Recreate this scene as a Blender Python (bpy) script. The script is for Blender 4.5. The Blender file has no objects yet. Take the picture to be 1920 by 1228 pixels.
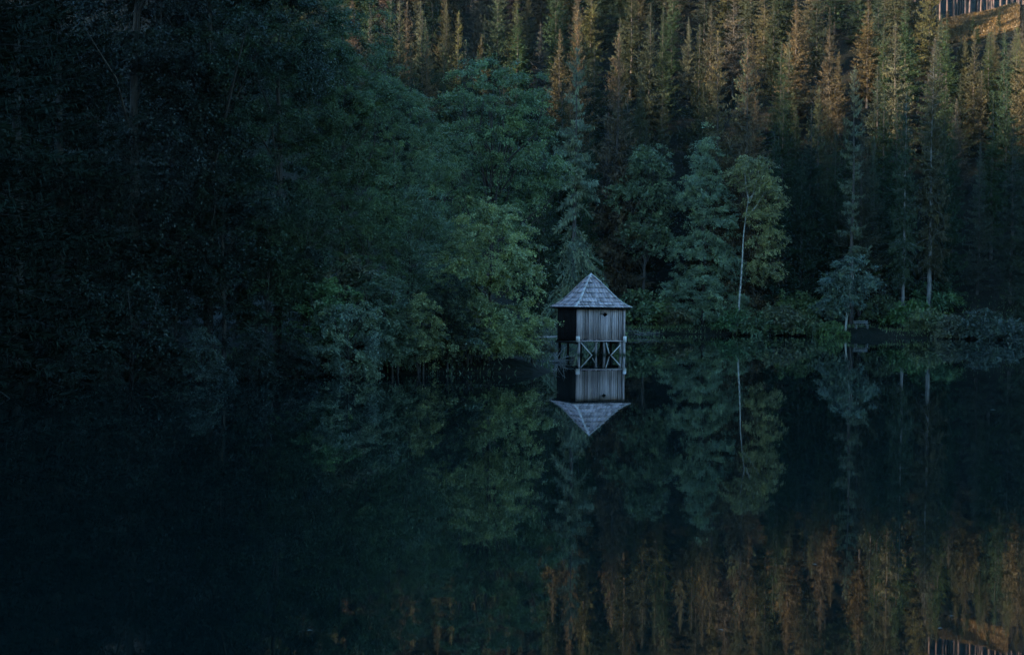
import bpy, math, random
import numpy as np
from mathutils import Matrix, Vector, Euler

R = math.radians
sc = bpy.context.scene
C = sc.collection

# ------------------------------------------------------------------ camera
CAM_H = 3.4
cam_d = bpy.data.cameras.new('camera'); cam = bpy.data.objects.new('camera', cam_d); C.objects.link(cam)
cam_d.sensor_width = 36.0; cam_d.lens = 52.5; cam_d.clip_start = 0.1; cam_d.clip_end = 4000
CM = Matrix.Rotation(R(90 - 1.0), 4, 'X') @ Matrix.Rotation(R(0.7), 4, 'Z')
cam.matrix_world = Matrix.Translation((0, 0, CAM_H)) @ CM
sc.camera = cam
CR = np.array(CM.to_3x3())

# ------------------------------------------------------------------ sky, sun, exposure
SUN_EL, SUN_AZ = 8.0, 65.0            # the sun stands low behind the camera and to its left
sun_h = np.array([-math.sin(R(SUN_AZ)), -math.cos(R(SUN_AZ))])
w = bpy.data.worlds.new('World'); sc.world = w; w.use_nodes = True
nt = w.node_tree; nt.nodes.clear()
sky = nt.nodes.new('ShaderNodeTexSky'); sky.sky_type = 'NISHITA'; sky.sun_disc = False
sky.sun_elevation = R(SUN_EL); sky.sun_rotation = math.atan2(sun_h[0], sun_h[1])
sky.air_density = 1.0; sky.dust_density = 0.3; sky.ozone_density = 3.0
tint = nt.nodes.new('ShaderNodeMix'); tint.data_type = 'RGBA'; tint.blend_type = 'MULTIPLY'
tint.inputs[0].default_value = 1.0; tint.inputs[7].default_value = (0.72, 0.93, 0.97, 1)
bg = nt.nodes.new('ShaderNodeBackground'); bg.inputs[1].default_value = 0.125
wo = nt.nodes.new('ShaderNodeOutputWorld')
nt.links.new(sky.outputs[0], tint.inputs[6]); nt.links.new(tint.outputs[2], bg.inputs[0]); nt.links.new(bg.outputs[0], wo.inputs[0])
sd = bpy.data.lights.new('sun', 'SUN'); sd.energy = 3.6; sd.angle = R(1.5); sd.color = (1.0, 0.81, 0.59)
sun = bpy.data.objects.new('sun', sd); C.objects.link(sun)
sv = Vector((sun_h[0] * math.cos(R(SUN_EL)), sun_h[1] * math.cos(R(SUN_EL)), math.sin(R(SUN_EL))))
sun.rotation_euler = sv.to_track_quat('Z', 'Y').to_euler(); sun.location = (-60, -80, 60)
vs = sc.view_settings
vs.view_transform = 'Standard'; vs.look = 'None'; vs.gamma = 1.0; vs.exposure = 3.15; vs.use_curve_mapping = False
sc.cycles.use_denoising = True
sc.cycles.max_bounces = 4; sc.cycles.diffuse_bounces = 2; sc.cycles.glossy_bounces = 2
sc.cycles.transmission_bounces = 2; sc.cycles.transparent_max_bounces = 4
sc.cycles.caustics_reflective = False; sc.cycles.caustics_refractive = False

# ------------------------------------------------------------------ picture <-> place
F = 2800.0
def ray(px, py):
    d = CR @ np.array([(px - 960) / F, -(py - 614) / F, -1.0]); return d
def at(px, py, D):                     # the point at forward distance D metres seen at that pixel of the photograph
    d = ray(px, py); t = D / d[1]; return np.array([0, 0, CAM_H]) + d * t
def proj(p):
    q = CR.T @ (np.asarray(p, float) - np.array([0, 0, CAM_H])); return 960 + F * q[0] / -q[2], 614 - F * q[1] / -q[2]

# ------------------------------------------------------------------ materials
def mat(name):
    m = bpy.data.materials.new(name); m.use_nodes = True; n = m.node_tree; n.nodes.clear()
    out = n.nodes.new('ShaderNodeOutputMaterial'); return m, n, out
def noise_mat(name, ca, cb, scale=(1, 1, 1), nscale=6.0, rough=0.85, bump=0.3, detail=6, bdist=0.02, obj_tint=0.0, spec=0.3, ramp=(0.3, 0.7)):
    m, n, out = mat(name)
    tc = n.nodes.new('ShaderNodeTexCoord'); mp = n.nodes.new('ShaderNodeMapping'); mp.inputs['Scale'].default_value = scale
    oi = n.nodes.new('ShaderNodeObjectInfo')
    ad = n.nodes.new('ShaderNodeVectorMath'); ad.operation = 'MULTIPLY_ADD'
    ad.inputs[1].default_value = (1, 1, 1)
    cmb = n.nodes.new('ShaderNodeCombineXYZ'); mul = n.nodes.new('ShaderNodeMath'); mul.operation = 'MULTIPLY'; mul.inputs[1].default_value = 37.0
    n.links.new(oi.outputs['Random'], mul.inputs[0]); n.links.new(mul.outputs[0], cmb.inputs[0]); n.links.new(mul.outputs[0], cmb.inputs[2])
    n.links.new(tc.outputs['Object'], mp.inputs[0]); n.links.new(mp.outputs[0], ad.inputs[0]); n.links.new(cmb.outputs[0], ad.inputs[2])
    nz = n.nodes.new('ShaderNodeTexNoise'); nz.inputs['Scale'].default_value = nscale; nz.inputs['Detail'].default_value = detail; nz.inputs['Roughness'].default_value = 0.65
    n.links.new(ad.outputs[0], nz.inputs['Vector'])
    cr = n.nodes.new('ShaderNodeValToRGB'); cr.color_ramp.elements[0].position = ramp[0]; cr.color_ramp.elements[1].position = ramp[1]
    cr.color_ramp.elements[0].color = (*ca, 1); cr.color_ramp.elements[1].color = (*cb, 1)
    n.links.new(nz.outputs['Fac'], cr.inputs[0])
    b = n.nodes.new('ShaderNodeBsdfPrincipled'); b.inputs['Roughness'].default_value = rough; b.inputs['Specular IOR Level'].default_value = spec
    col = cr.outputs[0]
    if obj_tint:
        mr = n.nodes.new('ShaderNodeMapRange'); mr.inputs['To Min'].default_value = 1 - obj_tint; mr.inputs['To Max'].default_value = 1 + obj_tint
        n.links.new(oi.outputs['Random'], mr.inputs['Value'])
        mx = n.nodes.new('ShaderNodeMix'); mx.data_type = 'RGBA'; mx.blend_type = 'MULTIPLY'; mx.inputs[0].default_value = 1
        n.links.new(col, mx.inputs[6]); n.links.new(mr.outputs[0], mx.inputs[7]); col = mx.outputs[2]
    n.links.new(col, b.inputs['Base Color'])
    if bump:
        bp = n.nodes.new('ShaderNodeBump'); bp.inputs['Strength'].default_value = bump; bp.inputs['Distance'].default_value = bdist
        n.links.new(nz.outputs['Fac'], bp.inputs['Height']); n.links.new(bp.outputs[0], b.inputs['Normal'])
    n.links.new(b.outputs[0], out.inputs[0]); return m
def leaf_mat(name, var=0.5, trans=0.2, warm=(1.25, 1.1, 0.7), rough=0.45, spec=0.3):
    # colour of the species comes from the object, each leaf varies round it
    m, n, out = mat(name)
    oi = n.nodes.new('ShaderNodeObjectInfo')
    at_ = n.nodes.new('ShaderNodeAttribute'); at_.attribute_name = 'rnd'
    mr = n.nodes.new('ShaderNodeMapRange'); mr.inputs['To Min'].default_value = 1 - var; mr.inputs['To Max'].default_value = 1 + var
    n.links.new(at_.outputs['Fac'], mr.inputs['Value'])
    mx = n.nodes.new('ShaderNodeMix'); mx.data_type = 'RGBA'; mx.blend_type = 'MULTIPLY'; mx.inputs[0].default_value = 1
    n.links.new(oi.outputs['Color'], mx.inputs[6]); n.links.new(mr.outputs[0], mx.inputs[7])
    tc = n.nodes.new('ShaderNodeTexCoord'); nz = n.nodes.new('ShaderNodeTexNoise'); nz.inputs['Scale'].default_value = 0.9; nz.inputs['Detail'].default_value = 3
    n.links.new(tc.outputs['Object'], nz.inputs['Vector'])
    rp = n.nodes.new('ShaderNodeMapRange'); rp.inputs['From Min'].default_value = 0.42; rp.inputs['From Max'].default_value = 0.68
    n.links.new(nz.outputs['Fac'], rp.inputs['Value'])
    m2 = n.nodes.new('ShaderNodeMix'); m2.data_type = 'RGBA'; m2.blend_type = 'MULTIPLY'; m2.inputs[7].default_value = (*warm, 1)
    n.links.new(rp.outputs[0], m2.inputs[0]); n.links.new(mx.outputs[2], m2.inputs[6])
    b = n.nodes.new('ShaderNodeBsdfPrincipled'); b.inputs['Roughness'].default_value = rough; b.inputs['Specular IOR Level'].default_value = spec
    n.links.new(m2.outputs[2], b.inputs['Base Color'])
    t = n.nodes.new('ShaderNodeBsdfTranslucent'); n.links.new(m2.outputs[2], t.inputs[0])
    if not trans:
        n.links.new(b.outputs[0], out.inputs[0]); return m
    ms = n.nodes.new('ShaderNodeMixShader'); ms.inputs[0].default_value = trans
    n.links.new(b.outputs[0], ms.inputs[1]); n.links.new(t.outputs[0], ms.inputs[2]); n.links.new(ms.outputs[0], out.inputs[0])
    return m
M = {}
M['leaf'] = leaf_mat('broad_leaf')
M['needle'] = leaf_mat('needle_spray', var=0.6, trans=0.0, warm=(1.3, 1.08, 0.8), rough=0.65, spec=0.04)
M['bark'] = noise_mat('brown_bark', (0.015, 0.012, 0.010), (0.055, 0.045, 0.038), (3, 3, 0.5), 5, bump=0.8, bdist=0.05)
M['bark_birch'] = noise_mat('birch_bark', (0.05, 0.05, 0.045), (0.26, 0.25, 0.22), (2, 2, 1.4), 3, bump=0.3, ramp=(0.35, 0.55))
M['bark_pale'] = noise_mat('pale_bark', (0.04, 0.036, 0.033), (0.13, 0.12, 0.115), (2, 2, 0.6), 3, bump=0.3, ramp=(0.3, 0.55))
M['bark_pine'] = noise_mat('pink_brown_bark', (0.035, 0.024, 0.022), (0.105, 0.07, 0.062), (3, 3, 0.5), 4, bump=0.6, bdist=0.05)
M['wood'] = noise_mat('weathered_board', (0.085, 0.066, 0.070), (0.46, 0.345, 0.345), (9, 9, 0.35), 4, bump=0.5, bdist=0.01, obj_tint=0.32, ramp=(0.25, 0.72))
M['wood_dark'] = noise_mat('shade_toned_board', (0.003, 0.003, 0.003), (0.012, 0.010, 0.009), (9, 9, 0.5), 4, bump=0.4, bdist=0.01, obj_tint=0.3, spec=0.03)  # near-black colour stands in for shade, chiefly on the hut's left wall
M['shingle'] = noise_mat('grey_shingle', (0.13, 0.10, 0.104), (0.45, 0.335, 0.335), (6, 6, 1.2), 5, bump=0.6, bdist=0.01, obj_tint=0.4, ramp=(0.25, 0.75))
M['ridge'] = noise_mat('pale_grey_board', (0.30, 0.26, 0.25), (0.55, 0.47, 0.46), (5, 5, 5), 3, bump=0.4, bdist=0.01, obj_tint=0.2)
M['post'] = noise_mat('wet_post', (0.08, 0.066, 0.066), (0.38, 0.30, 0.30), (6, 6, 0.8), 4, bump=0.6, bdist=0.02, obj_tint=0.25)
_n = M['post'].node_tree; _b = [q for q in _n.nodes if q.type == 'BSDF_PRINCIPLED'][0]; _src = _b.inputs['Base Color'].links[0].from_socket   # green-black tide stain near the water
_tc = _n.nodes.new('ShaderNodeTexCoord'); _sx = _n.nodes.new('ShaderNodeSeparateXYZ'); _n.links.new(_tc.outputs['Object'], _sx.inputs[0])
_mr = _n.nodes.new('ShaderNodeMapRange'); _mr.inputs['From Min'].default_value = 0.04; _mr.inputs['From Max'].default_value = 0.24; _n.links.new(_sx.outputs['Z'], _mr.inputs['Value'])
_mx = _n.nodes.new('ShaderNodeMix'); _mx.data_type = 'RGBA'; _mx.inputs[6].default_value = (0.03, 0.034, 0.022, 1); _n.links.new(_mr.outputs[0], _mx.inputs[0]); _n.links.new(_src, _mx.inputs[7]); _n.links.new(_mx.outputs[2], _b.inputs['Base Color'])
M['butt'] = noise_mat('shadow_line_end_grain', (0.02, 0.02, 0.02), (0.06, 0.055, 0.05), (6, 6, 6), 5)  # end grain made darker, standing in for shadow lines between shingle courses
M['bench'] = noise_mat('bench_board', (0.07, 0.07, 0.07), (0.17, 0.17, 0.165), (2, 9, 9), 3, bump=0.3, bdist=0.01)

# ground: litter, grass and bracken by place
m, n, out = mat('forest_floor'); M['ground'] = m
tc = n.nodes.new('ShaderNodeTexCoord')
n1 = n.nodes.new('ShaderNodeTexNoise'); n1.inputs['Scale'].default_value = 0.35; n1.inputs['Detail'].default_value = 10; n1.inputs['Roughness'].default_value = 0.7
n2 = n.nodes.new('ShaderNodeTexNoise'); n2.inputs['Scale'].default_value = 2.5; n2.inputs['Detail'].default_value = 8
for q in (n1, n2): n.links.new(tc.outputs['Object'], q.inputs['Vector'])
c1 = n.nodes.new('ShaderNodeValToRGB'); c1.color_ramp.elements[0].color = (0.004, 0.006, 0.003, 1); c1.color_ramp.elements[1].color = (0.011, 0.009, 0.006, 1)
c1.color_ramp.elements[0].position = 0.4; c1.color_ramp.elements[1].position = 0.65
n.links.new(n1.outputs['Fac'], c1.inputs[0])
b = n.nodes.new('ShaderNodeBsdfPrincipled'); b.inputs['Roughness'].default_value = 0.95; b.inputs['Specular IOR Level'].default_value = 0.1
bp = n.nodes.new('ShaderNodeBump'); bp.inputs['Distance'].default_value = 0.2; bp.inputs['Strength'].default_value = 0.9
n.links.new(n2.outputs['Fac'], bp.inputs['Height']); n.links.new(bp.outputs[0], b.inputs['Normal'])
n.links.new(c1.outputs[0], b.inputs['Base Color']); n.links.new(b.outputs[0], out.inputs[0])

# water: dark, almost still
m, n, out = mat('lake_water'); M['water'] = m
tc = n.nodes.new('ShaderNodeTexCoord'); mp = n.nodes.new('ShaderNodeMapping'); mp.inputs['Scale'].default_value = (0.5, 0.9, 1)
n1 = n.nodes.new('ShaderNodeTexNoise'); n1.inputs['Scale'].default_value = 1.1; n1.inputs['Detail'].default_value = 3
n2 = n.nodes.new('ShaderNodeTexNoise'); n2.inputs['Scale'].default_value = 0.035; n2.inputs['Detail'].default_value = 2
n.links.new(tc.outputs['Object'], mp.inputs[0]); n.links.new(mp.outputs[0], n1.inputs['Vector']); n.links.new(tc.outputs['Object'], n2.inputs['Vector'])
mm = n.nodes.new('ShaderNodeMath'); mm.operation = 'MULTIPLY'; n.links.new(n1.outputs['Fac'], mm.inputs[0]); n.links.new(n2.outputs['Fac'], mm.inputs[1])
bp = n.nodes.new('ShaderNodeBump'); bp.inputs['Strength'].default_value = 0.5; bp.inputs['Distance'].default_value = 0.002
n.links.new(mm.outputs[0], bp.inputs['Height'])
b = n.nodes.new('ShaderNodeBsdfPrincipled'); b.inputs['Base Color'].default_value = (0.002, 0.0065, 0.006, 1)
b.inputs['Roughness'].default_value = 0.015; b.inputs['IOR'].default_value = 1.333
n.links.new(bp.outputs[0], b.inputs['Normal']); n.links.new(b.outputs[0], out.inputs[0])

# ------------------------------------------------------------------ mesh helpers
def mesh_np(name, V, quads=None, tris=None, rnd=None):
    V = np.asarray(V, np.float32)
    fs = []
    nq = 0 if quads is None else len(quads); ntr = 0 if tris is None else len(tris)
    me = bpy.data.meshes.new(name)
    me.vertices.add(len(V)); me.vertices.foreach_set('co', V.ravel())
    loops = []
    if nq: loops.append(np.asarray(quads, np.int32).ravel())
    if ntr: loops.append(np.asarray(tris, np.int32).ravel())
    loops = np.concatenate(loops)
    me.loops.add(len(loops)); me.loops.foreach_set('vertex_index', loops)
    me.polygons.add(nq + ntr)
    st = np.concatenate([np.arange(nq) * 4, nq * 4 + np.arange(ntr) * 3]).astype(np.int32)
    me.polygons.foreach_set('loop_start', st)
    if rnd is not None:
        a = me.attributes.new('rnd', 'FLOAT', 'FACE'); a.data.foreach_set('value', np.asarray(rnd, np.float32))
    me.update(calc_edges=True); me.validate()
    return me
def link(name, me, m=None, parent=None, loc=None, smooth=False):
    if m is not None and not me.materials: me.materials.append(m)
    o = bpy.data.objects.new(name, me); C.objects.link(o)
    if parent is not None: o.parent = parent
    if loc is not None: o.location = loc
    if smooth: me.polygons.foreach_set('use_smooth', np.ones(len(me.polygons), bool))
    return o
def empty(name, loc=(0, 0, 0), rz=0):
    o = bpy.data.objects.new(name, None); C.objects.link(o); o.location = loc; o.rotation_euler = (0, 0, rz); o.empty_display_size = 0.5; return o
def tag(o, label=None, cat=None, group=None, kind=None):
    if label: o['label'] = label
    if cat: o['category'] = cat
    if group: o['group'] = group
    if kind: o['kind'] = kind
    return o
class Tubes:
    def __init__(s): s.V = []; s.Q = []; s.n = 0
    def add(s, P, rad, k=6):
        P = np.asarray(P, float); L = len(P)
        rad = np.broadcast_to(np.asarray(rad, float), (L,))
        T = np.gradient(P, axis=0); T /= np.linalg.norm(T, axis=1)[:, None] + 1e-9
        ref = np.where(np.abs(T[:, 2:3]) > 0.9, np.array([[1., 0, 0]]), np.array([[0, 0, 1.]]))
        A = np.cross(T, ref); A /= np.linalg.norm(A, axis=1)[:, None] + 1e-9; B = np.cross(T, A)
        th = np.arange(k) * 2 * math.pi / k
        V = P[:, None] + rad[:, None, None] * (A[:, None] * np.cos(th)[None, :, None] + B[:, None] * np.sin(th)[None, :, None])
        s.V.append(V.reshape(-1, 3))
        i, j = np.meshgrid(np.arange(L - 1), np.arange(k), indexing='ij'); j2 = (j + 1) % k
        q = np.stack([i * k + j, i * k + j2, (i + 1) * k + j2, (i + 1) * k + j], -1).reshape(-1, 4) + s.n
        s.Q.append(q); s.n += L * k
    def mesh(s, name): return mesh_np(name, np.concatenate(s.V), np.concatenate(s.Q))
def box_mesh(name, corners):           # eight corners: bottom four then top four, both counter-clockwise
    f = [(3, 2, 1, 0), (4, 5, 6, 7), (0, 1, 5, 4), (1, 2, 6, 5), (2, 3, 7, 6), (3, 0, 4, 7)]
    return mesh_np(name, corners, f)
def bx(x0, x1, y0, y1, z0, z1):
    return np.array([(x0, y0, z0), (x1, y0, z0), (x1, y1, z0), (x0, y1, z0), (x0, y0, z1), (x1, y0, z1), (x1, y1, z1), (x0, y1, z1)], float)
def beam(p, q, wd, th, up=(0, 0, 1)):  # a squared timber from p to q
    p = np.array(p, float); q = np.array(q, float); d = (q - p) / np.linalg.norm(q - p)
    a = np.cross(d, up); a /= np.linalg.norm(a); u = np.cross(a, d)
    c = []
    for e in (p, q):
        for s, t in ((-1, -1), (1, -1), (1, 1), (-1, 1)): c.append(e + a * s * wd / 2 + u * t * th / 2)
    return np.array(c)

def leaf_quads(P, U, S):               # rhombic leaves: foot P, length vector U, half-width vector S
    n_ = len(P); V = np.empty((n_, 4, 3))
    mid = P + U * 0.45
    V[:, 0] = P; V[:, 1] = mid + S; V[:, 2] = P + U; V[:, 3] = mid - S
    return V.reshape(-1, 3), np.arange(n_ * 4).reshape(-1, 4)
def unit(v): return v / (np.linalg.norm(v, axis=-1, keepdims=True) + 1e-9)

# ------------------------------------------------------------------ terrain
LAKE = np.array([(-13, 9), (-15.5, 25), (-18.5, 40), (-20.5, 54), (-18, 60), (-13, 64), (-7, 68), (-1, 70), (1.6, 71.5), (2.2, 77), (2.4, 90), (3.2, 102), (7, 118), (10, 140),
                 (12.5, 160), (17, 166), (26, 165), (37, 162), (46, 161), (54, 158), (64, 150), (82, 130), (95, 80), (85, 22), (45, 8), (10, 7), (-8, 7)], float)
def lake_dist(x, y):
    p = np.stack([np.asarray(x, float), np.asarray(y, float)], -1); d = np.full(p.shape[:-1], 1e9); ins = np.zeros(p.shape[:-1], bool)
    for i in range(len(LAKE)):
        a = LAKE[i]; b_ = LAKE[(i + 1) % len(LAKE)]; ab = b_ - a
        t = np.clip(((p - a) @ ab) / (ab @ ab), 0, 1)
        d = np.minimum(d, np.linalg.norm(p - a - t[..., None] * ab, axis=-1))
        c = (a[1] > p[..., 1]) != (b_[1] > p[..., 1])
        with np.errstate(divide='ignore', invalid='ignore'):
            xx = (b_[0] - a[0]) * (p[..., 1] - a[1]) / (b_[1] - a[1]) + a[0]
        ins ^= c & (p[..., 0] < xx)
    return np.where(ins, -d, d)
def ss(a, b_, x):
    t = np.clip((x - a) / (b_ - a), 0, 1); return t * t * (3 - 2 * t)
def wob(x, y, s=0.0):
    return (np.sin(x * 0.37 + 1.3 * np.sin(y * 0.21) + s) + np.sin(y * 0.43 + 1.7 * np.sin(x * 0.19) + 2 * s)) * 0.5
def ground(x, y):
    x = np.asarray(x, float); y = np.asarray(y, float)
    d = lake_dist(x, y) + 0.35 * wob(x * 2, y * 2, 1.0)
    o = np.maximum(d, 0)
    wN = ss(20, 95, y); wL = ss(-12, -50, x)
    yb = 132 + 30 * ss(-12, 14, x)
    z = 0.45 * ss(0, 1.6, o) + 0.09 * np.minimum(o, 9) + (0.05 + 0.05 * wN) * np.clip(o - 9, 0, 60) + 0.6 * wN * np.clip(np.minimum(o - 9, y - yb), 0, None)
    z = np.where(z > 75, 75 + (z - 75) * 0.75, z); z = np.minimum(z, 170)
    z = np.maximum(z, np.minimum(0.4 * wL * np.maximum(o - 6, 0), 20 + 6 * np.sin(y * 0.05)) * ss(-60, -10, y))
    z = z - 0.52 * ss(58, 68, x) * np.clip(y - 235.5, 0, 50)      # level shoulder that carries the bare-stemmed wood
    u = x * sun_h[0] + y * sun_h[1]; v = -x * sun_h[1] + y * sun_h[0]
    rid = (93 - 0.055 * v) * ss(110, 400, u) + 6 * np.sin(v * 0.045)
    z = np.maximum(z, np.where(y < 10, np.clip(rid, 0, 190), 0))
    z = z + 0.25 * wob(x, y) * ss(0.5, 6, o)
    return np.where(d < 0, -np.minimum(2.5, 0.35 * -d), z)
def lines(lo, a, b_, hi, fine, coarse):
    return np.concatenate([np.arange(lo, a, coarse), np.arange(a, b_, fine), np.arange(b_, hi + coarse, coarse)])
gx = lines(-620, -40, 90, 620, 1.0, 14.0); gy = lines(-620, 5, 330, 620, 1.25, 14.0)
X, Y = np.meshgrid(gx, gy); Z = ground(X, Y)
ii, jj = np.meshgrid(np.arange(len(gy) - 1), np.arange(len(gx) - 1), indexing='ij'); nx = len(gx)
q = np.stack([ii * nx + jj, ii * nx + jj + 1, (ii + 1) * nx + jj + 1, (ii + 1) * nx + jj], -1).reshape(-1, 4)
g = link('ground', mesh_np('ground', np.stack([X, Y, Z], -1).reshape(-1, 3), q), M['ground'], smooth=True)
tag(g, 'wooded valley ground sloping down to the lake', kind='structure')
wv = np.array([(-40, 0, 0), (110, 0, 0), (110, 185, 0), (-40, 185, 0)], float)
tag(link('water', mesh_np('water', wv, [(0, 1, 2, 3)]), M['water']), 'still dark lake mirroring the forest', kind='structure')

# ------------------------------------------------------------------ spruces
def spruce_mesh(seed, H=20, base=0.12, Rm=2.4, droop=0.25, tip_up=0.6, dens=1.35, gap=0.12, curtain=0.3, whorl=0.36, spray=0.36, top_r=0.05, power=0.8, stem=0.011):
    r = np.random.default_rng(seed)
    zs = np.arange(H * base, H * 0.985, whorl)
    nb = r.integers(5, 8, len(zs)); bz = np.repeat(zs, nb) + r.normal(0, 0.12, nb.sum())
    keep = r.random(len(bz)) > gap; bz = np.minimum(bz[keep], H * 0.99)
    f = np.clip((H - bz) / (H * (1 - base)), 0, 1)
    rl = (Rm * f ** power * (1 - 0.35 * np.clip((f - 0.8) / 0.2, 0, 1)) + top_r + 0.12) * r.uniform(0.5, 1.12, len(bz))
    ph = r.uniform(0, 2 * math.pi, len(bz))
    a = np.where(f < 0.3, 0.95 - f * 2.3, 0.26 - droop * 1.4 * (f - 0.3)) + r.normal(0, 0.08, len(bz))
    bq = -droop * f + 0.0 * f
    # twigs
    cnt = np.maximum(4, (rl * 44 * dens * (0.6 + 0.4 * r.random(len(bz)))).astype(int)); idx = np.repeat(np.arange(len(bz)), cnt)
    t = np.where(r.random(len(idx)) < 0.3, r.uniform(0, 0.4, len(idx)), r.beta(1.5, 1.0, len(idx)))
    R_ = rl[idx]; o = np.stack([np.cos(ph[idx]), np.sin(ph[idx]), np.zeros(len(idx))], -1); tg = np.stack([-o[:, 1], o[:, 0], o[:, 2]], -1)
    side = r.choice([-1., 1.], len(idx)); lat = side * R_ * 0.22 * (1 - t * 0.7) * r.random(len(idx))
    zc = bz[idx] + R_ * (a[idx] * t + bq[idx] * t * t + tip_up * np.maximum(t - 0.6, 0) ** 2 * 2)
    P = o * (R_ * t)[:, None] + tg * lat[:, None]; P[:, 2] += zc
    cur = r.random(len(idx)) < curtain
    D = o * r.uniform(0.3, 1.0, (len(idx), 1)) + tg * (side * r.uniform(0.2, 1.0, len(idx)))[:, None]; D[:, 2] += r.normal(0.2, 0.3, len(idx)) + np.clip(0.6 - f[idx], 0, 0.6)
    D = unit(D); D[cur] = unit(D[cur] * 0.35 + np.array([0, 0, -1.0]))
    L = spray * r.uniform(0.55, 1.25, len(idx)) * np.clip(0.45 + R_ * 0.45, 0.4, 1.2)
    N = unit(r.normal(0, 1, (len(idx), 3))); S = unit(np.cross(D, N)) * (L * r.uniform(0.07, 0.14, len(idx)))[:, None]
    # leader
    nl = 14; tz = r.random(nl); lp = np.zeros((nl, 3)); lp[:, 2] = H * (0.97 + 0.03 * tz); ld = unit(np.concatenate([r.normal(0, 0.5, (nl, 2)), np.ones((nl, 1))], 1))
    P = np.concatenate([P, lp]); U = np.concatenate([D * L[:, None], ld * 0.3]); S = np.concatenate([S, unit(np.cross(ld, r.normal(0, 1, (nl, 3)))) * 0.05])
    V, Q = leaf_quads(P, U, S)
    bb = r.normal(0.5, 0.17, len(bz)); rnd = np.clip(np.concatenate([bb[idx], np.full(nl, 0.6)]) + r.normal(0, 0.16, len(P)), 0, 1)
    crown = mesh_np('spruce_crown', V, Q, rnd=rnd)
    tb = Tubes(); zz = np.linspace(-0.6, H, 12)
    tb.add(np.stack([0.05 * np.sin(zz * 0.5 + seed), 0.05 * np.cos(zz * 0.4), zz], -1), np.maximum(stem * H * (1 - zz / (H * 1.01)) ** 1.25, 0.01) + 0.008, 7)
    sel = r.choice(len(bz), min(len(bz), 110), replace=False)
    for i in sel:
        tt = np.array([0, 0.35, 0.7, 0.95]); oo = np.array([math.cos(ph[i]), math.sin(ph[i]), 0])
        p = oo * (rl[i] * tt)[:, None]; p[:, 2] += bz[i] + rl[i] * (a[i] * tt + bq[i] * tt * tt + tip_up * np.maximum(tt - 0.6, 0) ** 2 * 2)
        tb.add(p, np.linspace(0.03, 0.008, 4), 3)
    for i in range(14):                # dead stubs below the crown
        z0 = r.uniform(0.12, max(base, 0.16)) * H; an = r.uniform(0, 6.28); ln = r.uniform(0.3, 1.3)
        tb.add([(0, 0, z0), (math.cos(an) * ln, math.sin(an) * ln, z0 - 0.1 * ln)], [0.025, 0.008], 3)
    return tb.mesh('spruce_trunk'), crown, H
SPR = [spruce_mesh(11, 20, 0.03, 3.9, spray=0.3, power=1.05), spruce_mesh(12, 20, 0.05, 3.4, droop=0.3, gap=0.2, spray=0.3, power=0.95), spruce_mesh(13, 20, 0.04, 4.3, droop=0.2, dens=1.2, spray=0.3, power=1.1),
       spruce_mesh(14, 20, 0.04, 2.8, gap=0.2, power=0.9, spray=0.28), spruce_mesh(15, 20, 0.02, 4.0, power=1.2, tip_up=0.8, spray=0.3), spruce_mesh(16, 20, 0.08, 3.4, gap=0.3, dens=1.2, spray=0.32, power=1.0)]
SPR_TALL = [spruce_mesh(21, 26, 0.22, 2.6, droop=0.45, gap=0.25, curtain=0.5), spruce_mesh(22, 26, 0.2, 3.0, droop=0.5, gap=0.3, curtain=0.55)]
SPR_WEEP = spruce_mesh(31, 18, 0.10, 2.3, droop=0.75, tip_up=0.5, gap=0.35, curtain=0.75, whorl=0.42, spray=0.27, power=0.6, dens=2.6)
SPR_SPARSE = spruce_mesh(32, 26, 0.15, 2.1, droop=0.3, tip_up=0.9, gap=0.74, curtain=0.35, whorl=0.5, spray=0.32, dens=2.4, power=0.55)
SPR_DARK = spruce_mesh(33, 22, 0.03, 3.4, droop=0.35, curtain=0.2, dens=2.0, spray=0.2, gap=0.08)
def wood_mesh(seed, H=26):             # tall forest pine: bare stem, crown high up
    return spruce_mesh(seed, H, 0.5, 2.6, droop=0.3, gap=0.15, dens=0.8, stem=0.006)
PINE = [wood_mesh(41), wood_mesh(42)]

def plant(name, parts, x, y, H, col, label, cat='tree', group=None, rz=None, wide=1.0, bark='bark', z=None, lean=(0, 0), names=('trunk', 'crown'), lm='needle'):
    tm, cm_, h0 = parts
    if rz is None: rz = random.uniform(0, 6.28)
    o = empty(name, (x, y, float(ground(x, y)) - 0.05 if z is None else z), rz)
    s = H / h0; o.scale = (s * wide, s * wide, s); o.rotation_euler = (lean[0], lean[1], rz)
    t = bpy.data.objects.new(names[0], tm); C.objects.link(t); t.parent = o
    if not tm.materials: tm.materials.append(None)
    t.material_slots[0].link = 'OBJECT'; t.material_slots[0].material = M[bark]
    c = bpy.data.objects.new(names[1], cm_); C.objects.link(c); c.parent = o
    if not cm_.materials: cm_.materials.append(M[lm])
    c.color = (*col, 1)
    return tag(o, label, cat, group)

random.seed(5); rng = np.random.default_rng(5)
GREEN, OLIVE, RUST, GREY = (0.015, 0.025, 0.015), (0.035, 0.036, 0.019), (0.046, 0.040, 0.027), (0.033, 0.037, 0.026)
def jit(c, k=0.18): return tuple(v * random.uniform(1 - k, 1 + k) for v in c)
heroes = []
def hero(name, parts, px, top, D, col, label, H=None, **k):
    p = at(px, top, D); z0 = float(ground(p[0], D)); h = p[2] - z0
    heroes.append((p[0], D)); return plant(name, parts, p[0], D, h, col, label, **k)

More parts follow.
